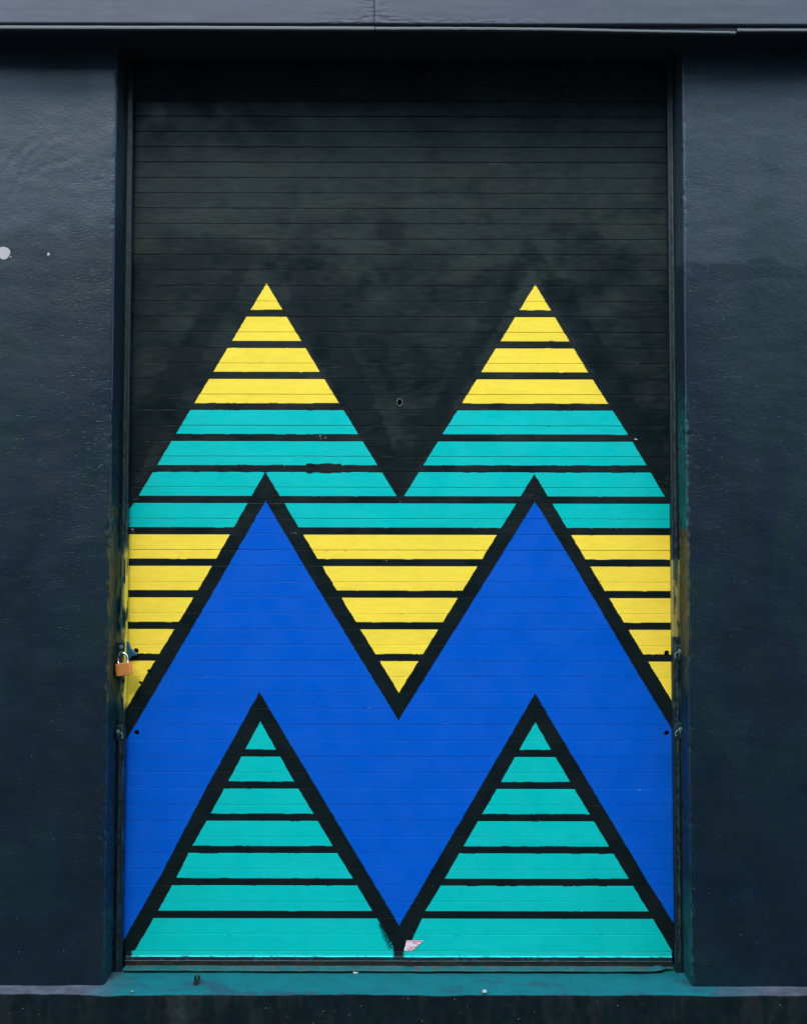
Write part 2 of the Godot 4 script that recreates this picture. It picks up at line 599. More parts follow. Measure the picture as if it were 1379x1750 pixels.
func build_plinth(o: Node) -> void:
	var front := 0.125
	var r := 0.009
	var prof := []                                            # [y, z, ny, nz]
	for i in 24:
		prof.append([SILL_Y, -0.10 + i * 0.00935, 1.0, 0.0])
	for i in 5:
		var a := (i + 0.5) / 5.0 * PI / 2
		prof.append([SILL_Y - r + r * cos(a), front - r + r * sin(a), cos(a), sin(a)])
	for i in 24:
		prof.append([SILL_Y - r - 0.002 - i * 0.0086, front, 0.0, 1.0])
	var nu := 460
	var nv := prof.size()
	var pts := PackedVector3Array()
	var cols := PackedColorArray()
	var uvs := PackedVector2Array()
	for j in nv:
		var p = prof[j]
		for i in nu:
			var x := -1.76 + 3.5 * i / (nu - 1)
			var edge_w := 0.006 * n_big.get_noise_2d(x * 2.2, 70.0) + 0.0022 * n_mid.get_noise_2d(x * 1.5, 71.0) + 0.0012 * n_fine.get_noise_2d(x, 72.0)
			var lump := 0.006 * exp(-pow((x + 0.82) / 0.045, 2.0)) + 0.005 * exp(-pow((x - 0.87) / 0.05, 2.0))
			var y: float = p[0]
			var z: float = p[1]
			var share := smooth01(0.03, 0.125, z)
			z += (edge_w + lump) * share
			var d := 0.0016 * n_mid.get_noise_3d(x, y, z * 1.2) + 0.0008 * n_fine.get_noise_3d(x, y * 1.2, z)
			# the ledge under the piers is uneven and slumps a little outwards
			if p[2] > 0.5 and z > 0.06:
				d -= 0.004 * share
			pts.append(Vector3(x, y + p[2] * d, z + p[3] * d))
			uvs.append(Vector2(x, y + z))
			var grain := n_mid.get_noise_3d(x * 1.5, y * 1.5, z * 3.0)
			var grit := n_fine.get_noise_3d(x, y, z)
			var c: Color
			if p[2] > 0.45:
				# teal spray paint on the sill between the piers, dusty cement ledge beyond
				var spread := smooth01(-0.90, -0.76, x + 0.05 * grain) * (1.0 - smooth01(0.84, 1.02, x + 0.06 * grain))
				var dust := Color(0.046, 0.053, 0.070) * (1.0 + 0.5 * grain + 0.3 * grit)
				var teal := Color(0.002, 0.085, 0.100) * (1.0 + 0.18 * grain)
				var worn := smooth01(0.0, 0.45, n_big.get_noise_2d(x * 3.0, z * 9.0) + 0.5 * grain + 6.0 * (z - 0.11))
				teal = teal.lerp(Color(0.010, 0.040, 0.060), 0.75 * worn)
				c = dust.lerp(teal, spread)
			else:
				c = Color(0.0032, 0.0080, 0.0110) * (1.0 + 0.35 * grain + 0.3 * grit)
				var streak := n_mid.get_noise_2d(x * 2.2, y * 0.35)
				var dirt := smooth01(0.12, 0.55, streak + 0.5 * n_big.get_noise_2d(x * 2.0, 5.0) + 0.35 * grit)
				c = c.lerp(Color(0.011, 0.018, 0.019), 0.6 * dirt)
				# limey run below the sill
				var run := exp(-pow((x + 0.615 + 0.01 * grain) / 0.03, 2.0)) * (0.6 + 0.8 * grit)
				c = c.lerp(Color(0.026, 0.036, 0.034), clampf(run, 0.0, 0.8))
			cols.append(c)
	var m := vpaint(0.9)
	m.metallic_specular = 0.3
	var pl := put("plinth", sheet(nu, nv, pts, uvs, cols), m, o)
	var st := begin()
	for i in 70:
		var p := Vector3(rng.randf_range(-1.1, 1.1), rng.randf_range(0.02, SILL_Y - 0.012), front + 0.004 + 0.006 * n_big.get_noise_2d(0.0, 70.0))
		p.z = front + 0.006 * n_big.get_noise_2d(p.x * 2.2, 70.0) + 0.001
		var rr := rng.randf_range(0.0006, 0.0017)
		for k in 5:
			var t := -TAU * k / 5
			var t2 := -TAU * (k + 1) / 5
			for v in [p + Vector3(cos(t), sin(t), 0) * rr, p + Vector3(cos(t2), sin(t2), 0) * rr, p + Vector3(0, 0, 0.0018)]:
				st.add_vertex(v)
	var sp := put("dirt_specks", flat_mesh(st), paint(Color(0.11, 0.12, 0.105), 0.9), pl)
	sp.set_meta("kind", "stuff")

func build_fascia(o: Node) -> void:
	var xs := [-1.76, on_plane(640.0, 20.0, FASCIA_Z).x, 1.74]
	var y0: float = on_plane(640.0, 41.5, FASCIA_Z).y
	var im := noise_set(41, 0.03, 4).get_image(256, 512)
	im.resize(1024, 512, Image.INTERPOLATE_CUBIC)
	im.bump_map_to_normal_map(2.0)
	var m := vpaint(0.62)
	m.normal_enabled = true
	m.normal_texture = ImageTexture.create_from_image(im)
	m.normal_scale = 0.12
	for b in 2:
		var a: float = xs[b] + 0.0009
		var e: float = xs[b + 1] - 0.0009
		var nu := maxi(int((e - a) / 0.004), 20)
		var prof := []
		for i in 12:
			prof.append([3.34 - (3.34 - y0 - 0.09) * i / 12.0, FASCIA_Z, 0.0, 1.0])
		for i in 40:
			prof.append([y0 + 0.004 + 0.086 * (1.0 - i / 39.0), FASCIA_Z, 0.0, 1.0])
		prof.append([y0 + 0.0012, FASCIA_Z - 0.0012, -0.7, 0.7])
		prof.append([y0, FASCIA_Z - 0.005, -1.0, 0.0])
		prof.append([y0, FASCIA_Z - 0.008, -1.0, 0.0])
		var nv := prof.size()
		var pts := PackedVector3Array()
		var cols := PackedColorArray()
		var uvs := PackedVector2Array()
		for j in nv:
			var p = prof[j]
			for i in nu:
				var x: float = a + (e - a) * i / (nu - 1)
				var y: float = p[0]
				var d := 0.0016 * n_big.get_noise_2d(x, y) + 0.0003 * n_mid.get_noise_2d(x * 0.6, y * 2.0)
				# flaked paint round the joint and along the lower edge
				var near := exp(-pow((x - xs[1]) / 0.16, 2.0)) * (1.0 - smooth01(0.0, 0.035, y - y0)) + 0.5 * exp(-pow((x - xs[1]) / 0.04, 2.0)) + 0.6 * exp(-pow((x - 0.27) / 0.14, 2.0)) * (1.0 - smooth01(0.0, 0.03, y - y0))
				var flake := n_fine.get_noise_2d(x * 0.45, y * 2.2)
				var gone := smooth01(0.02, 0.10, flake) * clampf(near * 1.3, 0.0, 1.0)
				d -= 0.0008 * gone
				if i == 0 or i == nu - 1:
					d -= 0.002
				pts.append(Vector3(x, y + p[2] * d, p[1] + p[3] * d))
				uvs.append(Vector2((x + 1.8) / 3.6, (3.34 - y) / 0.9))
				var t := n_big.get_noise_2d(x * 0.8 + 3.0, y * 2.0)
				var c := Color(0.036, 0.041, 0.068) * (1.0 + 0.25 * t + 0.12 * n_mid.get_noise_2d(x, y))
				c = c.lerp(Color(0.030, 0.046, 0.058), smooth01(0.3, 0.9, x) * 0.7)
				c = c.lerp(Color(0.020, 0.024, 0.036), 0.7 * gone)
				cols.append(c)
		put("fascia_board", sheet(nu, nv, pts, uvs, cols), m, o)
	# thin drip strip nailed under the boards; the middle length has worked loose and sags
	var sm := paint(Color(0.075, 0.082, 0.088), 0.55)
	var strips := [
		[[-60.0, 43.0, 49.0], [640.0, 45.0, 51.0]],
		[[642.0, 45.5, 51.0], [800.0, 46.0, 51.0], [950.0, 47.2, 52.5], [1090.0, 50.5, 55.2], [1257.0, 53.0, 57.5]],
		[[1259.0, 48.5, 54.0], [1440.0, 48.5, 53.5]],
	]
	for s in strips:
		var ax := []
		for i in s.size() - 1:
			var steps := 24
			for k in steps + (1 if i == s.size() - 2 else 0):
				var t := k / float(steps)
				ax.append([lerpf(s[i][0], s[i + 1][0], t), lerpf(s[i][1], s[i + 1][1], t), lerpf(s[i][2], s[i + 1][2], t)])
		var nu := ax.size()
		var pts := PackedVector3Array()
		for j in 6:
			for i in nu:
				var top := on_plane(ax[i][0], ax[i][1], FASCIA_Z)
				var bot := on_plane(ax[i][0], ax[i][2], FASCIA_Z)
				var w := 0.0007 * n_fine.get_noise_2d(top.x, 12.0)
				var yy := [top.y, top.y, top.y - 0.001, bot.y + 0.001, bot.y, bot.y]
				var zz := [-0.008, -0.001, 0.0006, 0.0006, -0.001, -0.008]
				pts.append(Vector3(top.x, yy[j] + w, FASCIA_Z + zz[j] + 0.0004 * n_mid.get_noise_2d(top.x * 2.0, 2.0)))
		put("drip_strip", sheet(nu, 6, pts, PackedVector2Array(), PackedColorArray()), sm, o)
	# underside of the overhang and the head of the opening
	var dark := paint(Color(0.011, 0.023, 0.030), 0.6)
	put("soffit", box(Vector3(-1.768, SOFFIT_Y, 0.025), Vector3(1.74, 3.33, FASCIA_Z - 0.009)), dark, o)
	put("head_beam", box(Vector3(-1.768, SOFFIT_Y, -0.418), Vector3(1.74, 3.33, -0.03)), dark, o)

# ------------------------------------------------------------------ the shutter

func joint_y(i: float) -> float:                              # height of the i-th joint between slats
	var at := [[-6.0, 1.44 + 1.2809 + 6 * 0.0470], [0.0, 2.7209], [13.0, 2.1095], [20.0, 1.7811], [24.0, 1.5965], [49.0, 0.4294], [53.0, 0.2411]]
	for k in at.size() - 1:
		if i <= at[k + 1][0]:
			return lerpf(at[k][1], at[k + 1][1], (i - at[k][0]) / (at[k + 1][0] - at[k][0]))
	return 0.2411

var mural: Image

func tex_x(x: float) -> float:
	return (x - TEX_X0) / (TEX_X1 - TEX_X0) * TEX_W

func tex_y(y: float) -> float:
	return (TEX_Y1 - y) / (TEX_Y1 - TEX_Y0) * TEX_H

func outline(points: Array) -> PackedVector2Array:            # photo pixels to paint-map pixels, through the curtain's own plane
	var o := PackedVector2Array()
	for p in points:
		var w := on_plane(p[0], p[1], 0.0)
		o.append(Vector2(tex_x(w.x), tex_y(w.y)))
	return o

func spans(poly: PackedVector2Array, y: float) -> Array:
	var xs := []
	for i in poly.size():
		var a := poly[i]
		var b := poly[(i + 1) % poly.size()]
		if (a.y <= y) != (b.y <= y):
			xs.append(a.x + (b.x - a.x) * (y - a.y) / (b.y - a.y))
	xs.sort()
	return xs

func fill_poly(poly: PackedVector2Array, c: Color, wob: float, seed_no: float) -> void:
	var lo := 1e9
	var hi := -1e9
	for p in poly:
		lo = minf(lo, p.y)
		hi = maxf(hi, p.y)
	for y in range(maxi(int(lo), 0), mini(int(hi) + 1, TEX_H)):
		var xs := spans(poly, y + 0.5)
		for k in range(0, xs.size() - 1, 2):
			var a: float = xs[k] + wob * n_mid.get_noise_2d(y * 0.006 + k * 9.0, seed_no) + 0.5 * wob * n_fine.get_noise_2d(y * 0.01, seed_no + k)
			var b: float = xs[k + 1] + wob * n_mid.get_noise_2d(y * 0.006 + 40.0 + k * 9.0, seed_no) + 0.5 * wob * n_fine.get_noise_2d(y * 0.01 + 9.0, seed_no + k)
			if b > a:
				mural.fill_rect(Rect2i(int(round(a)), y, maxi(int(round(b)) - int(round(a)), 1), 1), c)

func bar(i: int, c: Color, clip: PackedVector2Array, seed_no: float) -> void:   # dark line painted along the lower edge of a slat
	var y1 := tex_y(joint_y(i) - 0.0006)
	var y0 := tex_y(joint_y(i) + 0.0208)
	var x := 0
	var x_lo := 0.0
	var x_hi := float(TEX_W)
	while x < TEX_W:
		var t := y0 + 0.5 * n_mid.get_noise_2d(x * 0.002, seed_no + i) + 0.15 * n_fine.get_noise_2d(x * 0.006, seed_no + i)
		var b := y1 + 0.3 * n_mid.get_noise_2d(x * 0.002, seed_no + i + 100) + 0.1 * n_fine.get_noise_2d(x * 0.006, seed_no + i + 60)
		var inside := true
		if clip.size() > 0:
			inside = false
			for reach in [-11.0, 0.0, 11.0]:                 # run on into the dark outline at both ends
				inside = inside or Geometry2D.is_point_in_polygon(Vector2(x + 1.0 + reach, (t + b) / 2), clip)
		if inside:
			mural.fill_rect(Rect2i(x, int(round(t)), 2, int(round(b)) - int(round(t))), c)
		x += 2

func paint_mural() -> void:
	mural = Image.create(TEX_W, TEX_H, false, Image.FORMAT_RGB8)
	var K := lin(BLACK)
	mural.fill(K)
	# --- first range: yellow peaks over teal, then yellow again, cut by dark lines
	var range1 := outline([[190, 918], [219.7, 873], [230.8, 858], [334.3, 686], [455.8, 484], [546.5, 635], [612, 741.5], [684, 858], [722.5, 796], [788.7, 690], [914.5, 486], [1004.5, 636], [1080, 754], [1135.6, 849], [1200, 955], [1200, 1290], [190, 1290]])
	# colour bands: joints 11..19 yellow, 19..27 teal, 27.. yellow
	for band in [[10, 19, YELLOW], [19, 27, TEAL], [27, 40, YELLOW]]:
		var a := tex_y(joint_y(band[0]))
		var b := tex_y(joint_y(band[1]))
		var rect := PackedVector2Array([Vector2(0, a), Vector2(TEX_W, a), Vector2(TEX_W, b), Vector2(0, b)])
		for part in Geometry2D.intersect_polygons(range1, rect):
			fill_poly(part, lin(band[2]), 0.9, band[0])
	for i in range(13, 37, 2):
		bar(i, K, PackedVector2Array(), 3.0)
	# the reworked smear on one dark line
	for k in 60:
		var t := k / 59.0
		var w := on_plane(517.0 + 70.0 * t, 801.0, 0.0)
		var h := (10.5 + 0.8 * sin(t * 14.0) + 1.5 * n_mid.get_noise_2d(t, 4.0)) * smooth01(0.0, 0.12, t) * (1.0 - smooth01(0.9, 1.0, t))
		mural.fill_rect(Rect2i(int(tex_x(w.x)), int(tex_y(w.y) - h), 3, int(h * 2.0)), K)
	# --- second range: blue with a broad dark outline
	fill_poly(outline([[190, 1252], [215.3, 1212], [344, 1000], [453.5, 806.5], [549.8, 966], [681.5, 1184], [790, 1010], [913, 810], [1026.9, 1000], [1151.4, 1204], [1200, 1284], [1200, 1700], [190, 1700]]), K, 1.3, 11.0)
	fill_poly(outline([[190, 1308], [216, 1264.7], [276.2, 1163], [371.4, 1000], [454.1, 855.8], [539.7, 1000], [681, 1231], [800, 1040], [914, 857], [979, 962.5], [1060, 1101], [1111.4, 1187], [1149, 1248], [1200, 1331], [1200, 1700], [190, 1700]]), lin(BLUE), 1.3, 12.0)
	# --- third range: teal triangles in dark outlines
	fill_poly(outline([[190, 1645], [207.4, 1614.6], [272.7, 1500], [350, 1352], [443.5, 1183], [560, 1378], [682, 1582], [790, 1398], [914, 1185], [1102.3, 1500], [1156.8, 1588.5], [1200, 1660], [1200, 1700], [190, 1700]]), K, 1.4, 13.0)
	var t1 := outline([[445, 1233], [503, 1336], [536, 1391], [569, 1446], [603, 1501], [636, 1556], [672, 1616], [673, 1650], [216, 1650], [270.3, 1556.6], [301, 1501], [329, 1446], [360, 1391], [390, 1336]])
	var t2 := outline([[914.5, 1234], [941, 1281], [1007, 1391], [1074, 1502], [1107.5, 1557], [1161, 1648], [684, 1650], [690, 1637], [727, 1557], [760, 1502], [792, 1446], [856, 1336]])
	fill_poly(t1, lin(TEAL), 1.0, 14.0)
	fill_poly(t2, lin(TEAL), 1.0, 15.0)
	for i in range(41, 52, 2):
		bar(i, K, t1, 20.0)
		bar(i, K, t2, 30.0)

	# fuzzy black spray beside the lowest point of the blue
	for i in 1500:
		var t := rng.randf()
		var w := on_plane(652.0 + 20.0 * t + 6.0 - 13.0 * pow(rng.randf(), 1.6), 1578.0 + 42.0 * t + rng.randf_range(-6.0, 6.0), 0.0)
		mural.fill_rect(Rect2i(int(tex_x(w.x)), int(tex_y(w.y)), 1, 1), K)

	# --- weathering: old coats showing through, dirt, brush marks
	var data := mural.get_data()
	var big := noise_bytes(51, 0.0045, 4, TEX_W, TEX_H)
	var cloud := noise_bytes(52, 0.013, 4, TEX_W, TEX_H, 3)
	var brush := noise_bytes(53, 0.09, 3, TEX_W, TEX_H, 4)
	var grain := noise_bytes(54, 0.25, 2, TEX_W, TEX_H)
	var lut := PackedFloat32Array()                          # sRGB byte to linear
	for i in 256:
		lut.append(Color(i / 255.0, 0, 0).srgb_to_linear().r)
	# ghosts of earlier outlines beside the yellow peaks
	var ghost := [
		[outline([[430, 425], [478, 425], [500, 560], [560, 660], [330, 690], [240, 830], [225, 830], [330, 650]]), 0.12],
		[outline([[870, 520], [890, 440], [925, 440], [1010, 600], [1150, 830], [1130, 840], [760, 720]]), 0.10],
		[outline([[412, 428], [434, 440], [300, 690], [225, 830], [205, 830], [205, 745]]), -0.48],
		[outline([[486, 440], [520, 445], [600, 600], [700, 770], [690, 845], [672, 845], [500, 535]]), -0.48],
		[outline([[880, 440], [905, 415], [915, 440], [770, 700], [705, 810], [690, 790]]), -0.48],
		[outline([[893, 412], [907, 408], [1000, 540], [1140, 780], [1140, 845], [1060, 720], [985, 585], [920, 480]]), -0.55],
		[outline([[585, 560], [605, 545], [690, 720], [676, 770]]), 0.12],
	]
	var ghost_im := Image.create(TEX_W, TEX_H, false, Image.FORMAT_L8)
	ghost_im.fill(Color(0.5, 0.5, 0.5))
	var keep := mural
	mural = ghost_im
	for g in ghost:
		fill_poly(g[0], Color(0.5 + g[1] * 0.5, 0.5 + g[1] * 0.5, 0.5 + g[1] * 0.5), 5.0, 77.0)
	mural = keep
	ghost_im.resize(TEX_W / 10, TEX_H / 10, Image.INTERPOLATE_BILINEAR)
	ghost_im.resize(TEX_W, TEX_H, Image.INTERPOLATE_CUBIC)
	var gd := ghost_im.get_data()
	var top_row := tex_y(joint_y(27))
	var tex_bottom := tex_y(joint_y(53))
	var slat_rows := (tex_y(joint_y(53)) - tex_y(joint_y(0))) / 53.0
	var slat_tone := PackedFloat32Array()
	for i in 64:
		slat_tone.append(rng.randf_range(-0.09, 0.09))
	var coat_row := tex_y(wy(450.0))
	var k := 0
	for y in TEX_H:
		# above the painting the curtain keeps an older, greyer coat; it was blacked out again towards the peaks
		var old := clampf((top_row - y) / top_row, 0.0, 1.0)
		var row_slat := clampi(int((tex_bottom - y) / slat_rows), 0, 63)
		for x in TEX_W:
			var at := k * 3
			var r := data[at]
			var g := data[at + 1]
			var f := 1.0 + (grain[k] - 128) * 0.0009 + (brush[k] - 128) * 0.0011
			if g < 60 and r < 60:                            # dark paint
				var b := (big[k] - 128) / 128.0
				var c := (cloud[k] - 128) / 128.0
				var lift := 0.38 * smooth01(-60.0, 60.0, coat_row - y + 150.0 * b + 110.0 * c)
				var o := clampf(b * 0.34 + c * 0.28 + 0.32 + slat_tone[row_slat] + lift + (brush[k] - 128) / 420.0 + (gd[k] - 128) / 128.0, 0.0, 1.0) * (0.35 + 0.65 * (1.0 if old > 0.15 else old / 0.15))
				if old == 0.0:
					o *= 0.3
				var warm := 0.5 * clampf(c * 1.6 - b, 0.0, 1.0)
				var lr := (0.0032 + 0.0145 * o + 0.005 * warm * o) * f
				var lg := (0.0084 + 0.0180 * o) * f
				var lb := (0.0100 + 0.0160 * o - 0.005 * warm * o) * f
				data[at] = int(255.0 * pow(lr, 1.0 / 2.4) * 1.055 - 14.0)
				data[at + 1] = int(255.0 * pow(lg, 1.0 / 2.4) * 1.055 - 14.0)
				data[at + 2] = int(255.0 * pow(lb, 1.0 / 2.4) * 1.055 - 14.0)
			else:
				f = 1.0 + (f - 1.0) * 0.16 + (cloud[k] - 128) * 0.00016
				data[at] = mini(int(r * f), 255)
				data[at + 1] = mini(int(g * f), 255)
				data[at + 2] = mini(int(data[at + 2] * f), 255)
			k += 1
	mural = Image.create_from_data(TEX_W, TEX_H, false, Image.FORMAT_RGB8, data)

	# chips, flecks and scratches
	var chips := [[1086, 750, 5, Color(0.75, 0.75, 0.8)], [547, 745, 3, Color(0.8, 0.85, 0.9)], [549, 750, 2, Color(0.7, 0.8, 0.85)], [556, 748, 1.5, Color(0.6, 0.8, 0.8)],
		[250, 797, 2.5, Color(0.75, 0.7, 0.5)], [226, 905, 4, Color(0.8, 0.7, 0.72)], [229, 909, 3, Color(0.7, 0.15, 0.2)], [224, 910, 2, Color(0.75, 0.2, 0.25)], [224, 958, 2, Color(0.6, 0.3, 0.3)],
		[230, 853, 3.5, Color(0.35, 0.38, 0.4)], [235, 852, 2.5, Color(0.4, 0.38, 0.42)], [514, 636, 3.5, Color(0.75, 0.72, 0.62)], [505, 911, 3.5, Color(0.6, 0.6, 0.64)], [499, 911.5, 2, Color(0.55, 0.55, 0.6)],
		[655, 957, 2, Color(0.7, 0.68, 0.5)], [661, 958, 2.5, Color(0.75, 0.72, 0.5)], [672, 1008, 1.5, Color(0.6, 0.58, 0.45)], [680, 1007.5, 2.0, Color(0.65, 0.6, 0.45)], [684, 857, 2, Color(0.4, 0.55, 0.55)],
		[1072, 1602, 2, Color(0.3, 0.7, 0.7)], [364, 797, 2, Color(0.3, 0.6, 0.6)], [437, 795, 2.5, Color(0.5, 0.7, 0.65)], [486, 795.5, 2, Color(0.6, 0.7, 0.65)], [680, 803, 2, Color(0.25, 0.36, 0.36)], [675, 808, 1.5, Color(0.3, 0.42, 0.42)], [220, 1625, 2, Color(0.45, 0.3, 0.3)], [237, 1600, 1.5, Color(0.3, 0.36, 0.36)]]
	for c in chips:
		var w := on_plane(c[0], c[1], 0.0)
		var n := 3 + int(c[2])
		for i in n:
			var dx: float = rng.randf_range(-0.5, 0.5) * c[2]
			var dy: float = rng.randf_range(-0.4, 0.4) * c[2] * 0.8
			var sz: float = c[2] * rng.randf_range(0.35, 0.75)
			mural.fill_rect(Rect2i(int(tex_x(w.x) + dx), int(tex_y(w.y) + dy), maxi(int(sz), 1), maxi(int(sz * 0.7), 1)), c[3])
	for i in 130:                                            # nicks in the paint along the lips of the slats
		var row := rng.randi_range(12, 52)
		var w := Vector2(rng.randf_range(-0.80, 0.78), joint_y(row))
		var xx := clampi(int(tex_x(w.x)), 0, TEX_W - 12)
		var yy := clampi(int(tex_y(w.y)) + (1 if rng.randf() < 0.6 else -2), 0, TEX_H - 4)
		var was := mural.get_pixel(xx, yy)
		var into := Color(0.12, 0.14, 0.14) if rng.randf() < 0.6 else Color(0.6, 0.6, 0.56)
		mural.fill_rect(Rect2i(xx, yy, rng.randi_range(1, 9), 1), was.lerp(into, rng.randf_range(0.25, 0.7)))
	for i in 260:
		var px := rng.randf_range(235, 1135)
		var py := rng.randf_range(240, 860)
		var w := on_plane(px, py, 0.0)
		var x := tex_x(w.x)
		var y := tex_y(w.y)
		var near := absf(fmod(rng.randf() * 8.0, 8.0))
		var j := floorf((2.7209 - w.y) / 0.0469)
		if rng.randf() < 0.6:
			y = tex_y(joint_y(j)) + 2.5                      # scuffs sit on the lips of the slats
		var slope := rng.randf_range(-0.06, 0.06) if rng.randf() < 0.8 else rng.randf_range(-1.2, 1.2)
		var steps := int(4 + near * 3.0)
		var g := rng.randf_range(0.20, 0.40)
		for s in steps:
			var xx := int(x + s)
			var yy := int(y + s * slope)
			if xx < 0 or yy < 0 or xx >= TEX_W or yy >= TEX_H:
				continue
			var was := mural.get_pixel(xx, yy)
			if was.g < 0.25 and rng.randf() < 0.8:
				mural.set_pixel(xx, yy, was.lerp(Color(g, g * 1.02, g * 0.98), 0.55))

func slat_mesh(x0: float, x1: float, y_top: float, y_bot: float, gap: float, holes: Array) -> ArrayMesh:
	# own frame: y = 0 at the upper joint; a flat pressed face with rolled lips and a hooked joint below
	var h := y_top - y_bot
	var prof := [[0.0, -0.0065], [-0.0001, -0.0010], [-0.0003, -0.0003], [-0.0009, 0.0], [-(h - gap) + 0.0009, 0.0], [-(h - gap) + 0.0003, -0.0003], [-(h - gap) + 0.0001, -0.0010], [-(h - gap), -0.0062], [-h + 0.0001, -0.0064]]
	var cuts := [x0]
	for q in holes:
		cuts.append(q[0] - q[2] * 1.5)
		cuts.append(q[0] + q[2] * 1.5)
	cuts.append(x1)
	var st := SurfaceTool.new()
	st.begin(Mesh.PRIMITIVE_TRIANGLES)
	st.set_smooth_group(-1)
	var put_v := func(p: Vector3) -> void:
		st.set_uv(Vector2(tex_x(p.x) / TEX_W, tex_y(y_top + p.y) / TEX_H))
		st.add_vertex(p)
	for s in cuts.size() - 1:
		var a: float = cuts[s]
		var b: float = cuts[s + 1]
		var holed := s % 2 == 1
		for k in prof.size() - 1:
			var p = prof[k]
			var q = prof[k + 1]
			if holed and k == 3:
				var hole = holes[(s - 1) / 2]
				var c := Vector2(hole[0], hole[1] - y_top)
				var r: float = hole[2]
				var n := 24
				var rim := []
				var lip := []
				for i in n:
					var t := -TAU * i / n
					var d := Vector2(cos(t), sin(t))
					var kx: float = (b - c.x) / d.x if d.x > 0.0001 else ((a - c.x) / d.x if d.x < -0.0001 else 1e9)
					var ky: float = (p[0] - c.y) / d.y if d.y > 0.0001 else ((q[0] - c.y) / d.y if d.y < -0.0001 else 1e9)
					var e := c + d * minf(kx, ky)
					rim.append(Vector3(e.x, e.y, 0.0))
					var v := c + d * r
					lip.append(Vector3(v.x, v.y, 0.0))
				for i in n:
					var i2 := (i + 1) % n
					for v in [lip[i], rim[i], rim[i2], lip[i], rim[i2], lip[i2]]:
						put_v.call(v)
					var back := Vector3(0, 0, -0.011)
					for v in [lip[i], lip[i2], lip[i2] + back, lip[i], lip[i2] + back, lip[i] + back]:
						put_v.call(v)
					# corner left between two rays
					var cy: float = p[0] if rim[i].y > c.y else q[0]
					if absf(rim[i].x - rim[i2].x) > 1e-6 and absf(rim[i].y - rim[i2].y) > 1e-6:
						var cx: float = b if maxf(rim[i].x, rim[i2].x) > b - 1e-6 else a
						for v in [rim[i], Vector3(cx, cy, 0.0), rim[i2]]:
							put_v.call(v)
				continue
			for v in [Vector3(a, p[0], p[1]), Vector3(b, p[0], p[1]), Vector3(b, q[0], q[1]), Vector3(a, p[0], p[1]), Vector3(b, q[0], q[1]), Vector3(a, q[0], q[1])]:
				put_v.call(v)
	st.generate_normals()
	return st.commit()

func build_shutter() -> void:
	paint_mural()
	var o := thing("roller_shutter", Vector3.ZERO, "closed steel roller shutter painted with yellow, teal and blue zigzag mountains", "shutter")
	var pm := StandardMaterial3D.new()
	pm.albedo_texture = ImageTexture.create_from_image(mural)
	var ro := noise_set(61, 0.02, 4).get_image(640, 1024)
	ro.adjust_bcs(1.1, 0.5, 1.0)
	pm.roughness = 1.0
	pm.metallic_specular = 0.25
	pm.roughness_texture = ImageTexture.create_from_image(ro)
	pm.roughness_texture_channel = BaseMaterial3D.TEXTURE_CHANNEL_RED
	var nm := noise_set(62, 0.06, 3).get_image(320, 2048)
	nm.resize(1280, 2048, Image.INTERPOLATE_CUBIC)
	nm.bump_map_to_normal_map(1.2)
	pm.normal_enabled = true
	pm.normal_texture = ImageTexture.create_from_image(nm)
	pm.normal_scale = 0.12

	var hole_at := [[233.0, 1112.0, 0.0078], [1139.0, 1116.0, 0.0078], [234.0, 1252.0, 0.0078], [1139.0, 1253.0, 0.0078], [255.0, 1147.0, 0.0056], [240.0, 1167.0, 0.0052], [683.0, 688.0, 0.0062]]
	var holes := {}
	for q in hole_at:
		var w := on_plane(q[0], q[1], 0.0)
		for i in range(-6, 53):
			if w.y <= joint_y(i) and w.y > joint_y(i + 1):
				var c := clampf(w.y, joint_y(i + 1) + 0.0055 + q[2], joint_y(i) - 0.0035 - q[2])
				if not holes.has(i):
					holes[i] = []
				holes[i].append([w.x, c, q[2]])
	for i in range(-5, 53):
		var list: Array = holes.get(i, [])
		list.sort_custom(func(a, b): return a[0] < b[0])
		var gap := rng.randf_range(0.0008, 0.0014) if i < 12 else (rng.randf_range(0.0006, 0.0010) if i < 28 else rng.randf_range(0.0002, 0.0005))
		var m := slat_mesh(-0.842, 0.822, joint_y(i), joint_y(i + 1), gap, list)
		var s := put("slat", m, pm, o, Vector3(0, joint_y(i), rng.randf_range(-0.0006, 0.0)))
		s.rotation.x = deg_to_rad(rng.randf_range(-0.35, 0.35))

	# escutcheon round the keyhole
	var key := on_plane(683.0, 688.0, 0.0)
	var ring := PackedVector3Array()
	for i in 24:
		var t := TAU * i / 24
		ring.append(Vector3(cos(t) * 0.0082, sin(t) * 0.0105, 0.0))
	put("keyhole_rim", tube(ring, 0.0016, 8, true), paint(Color(0.10, 0.11, 0.11), 0.4, 0.6), o, Vector3(key.x, holes[18][0][1], 0.0004))

	build_rail(o)
	guide(true, o)
	guide(false, o)
	fittings(o)

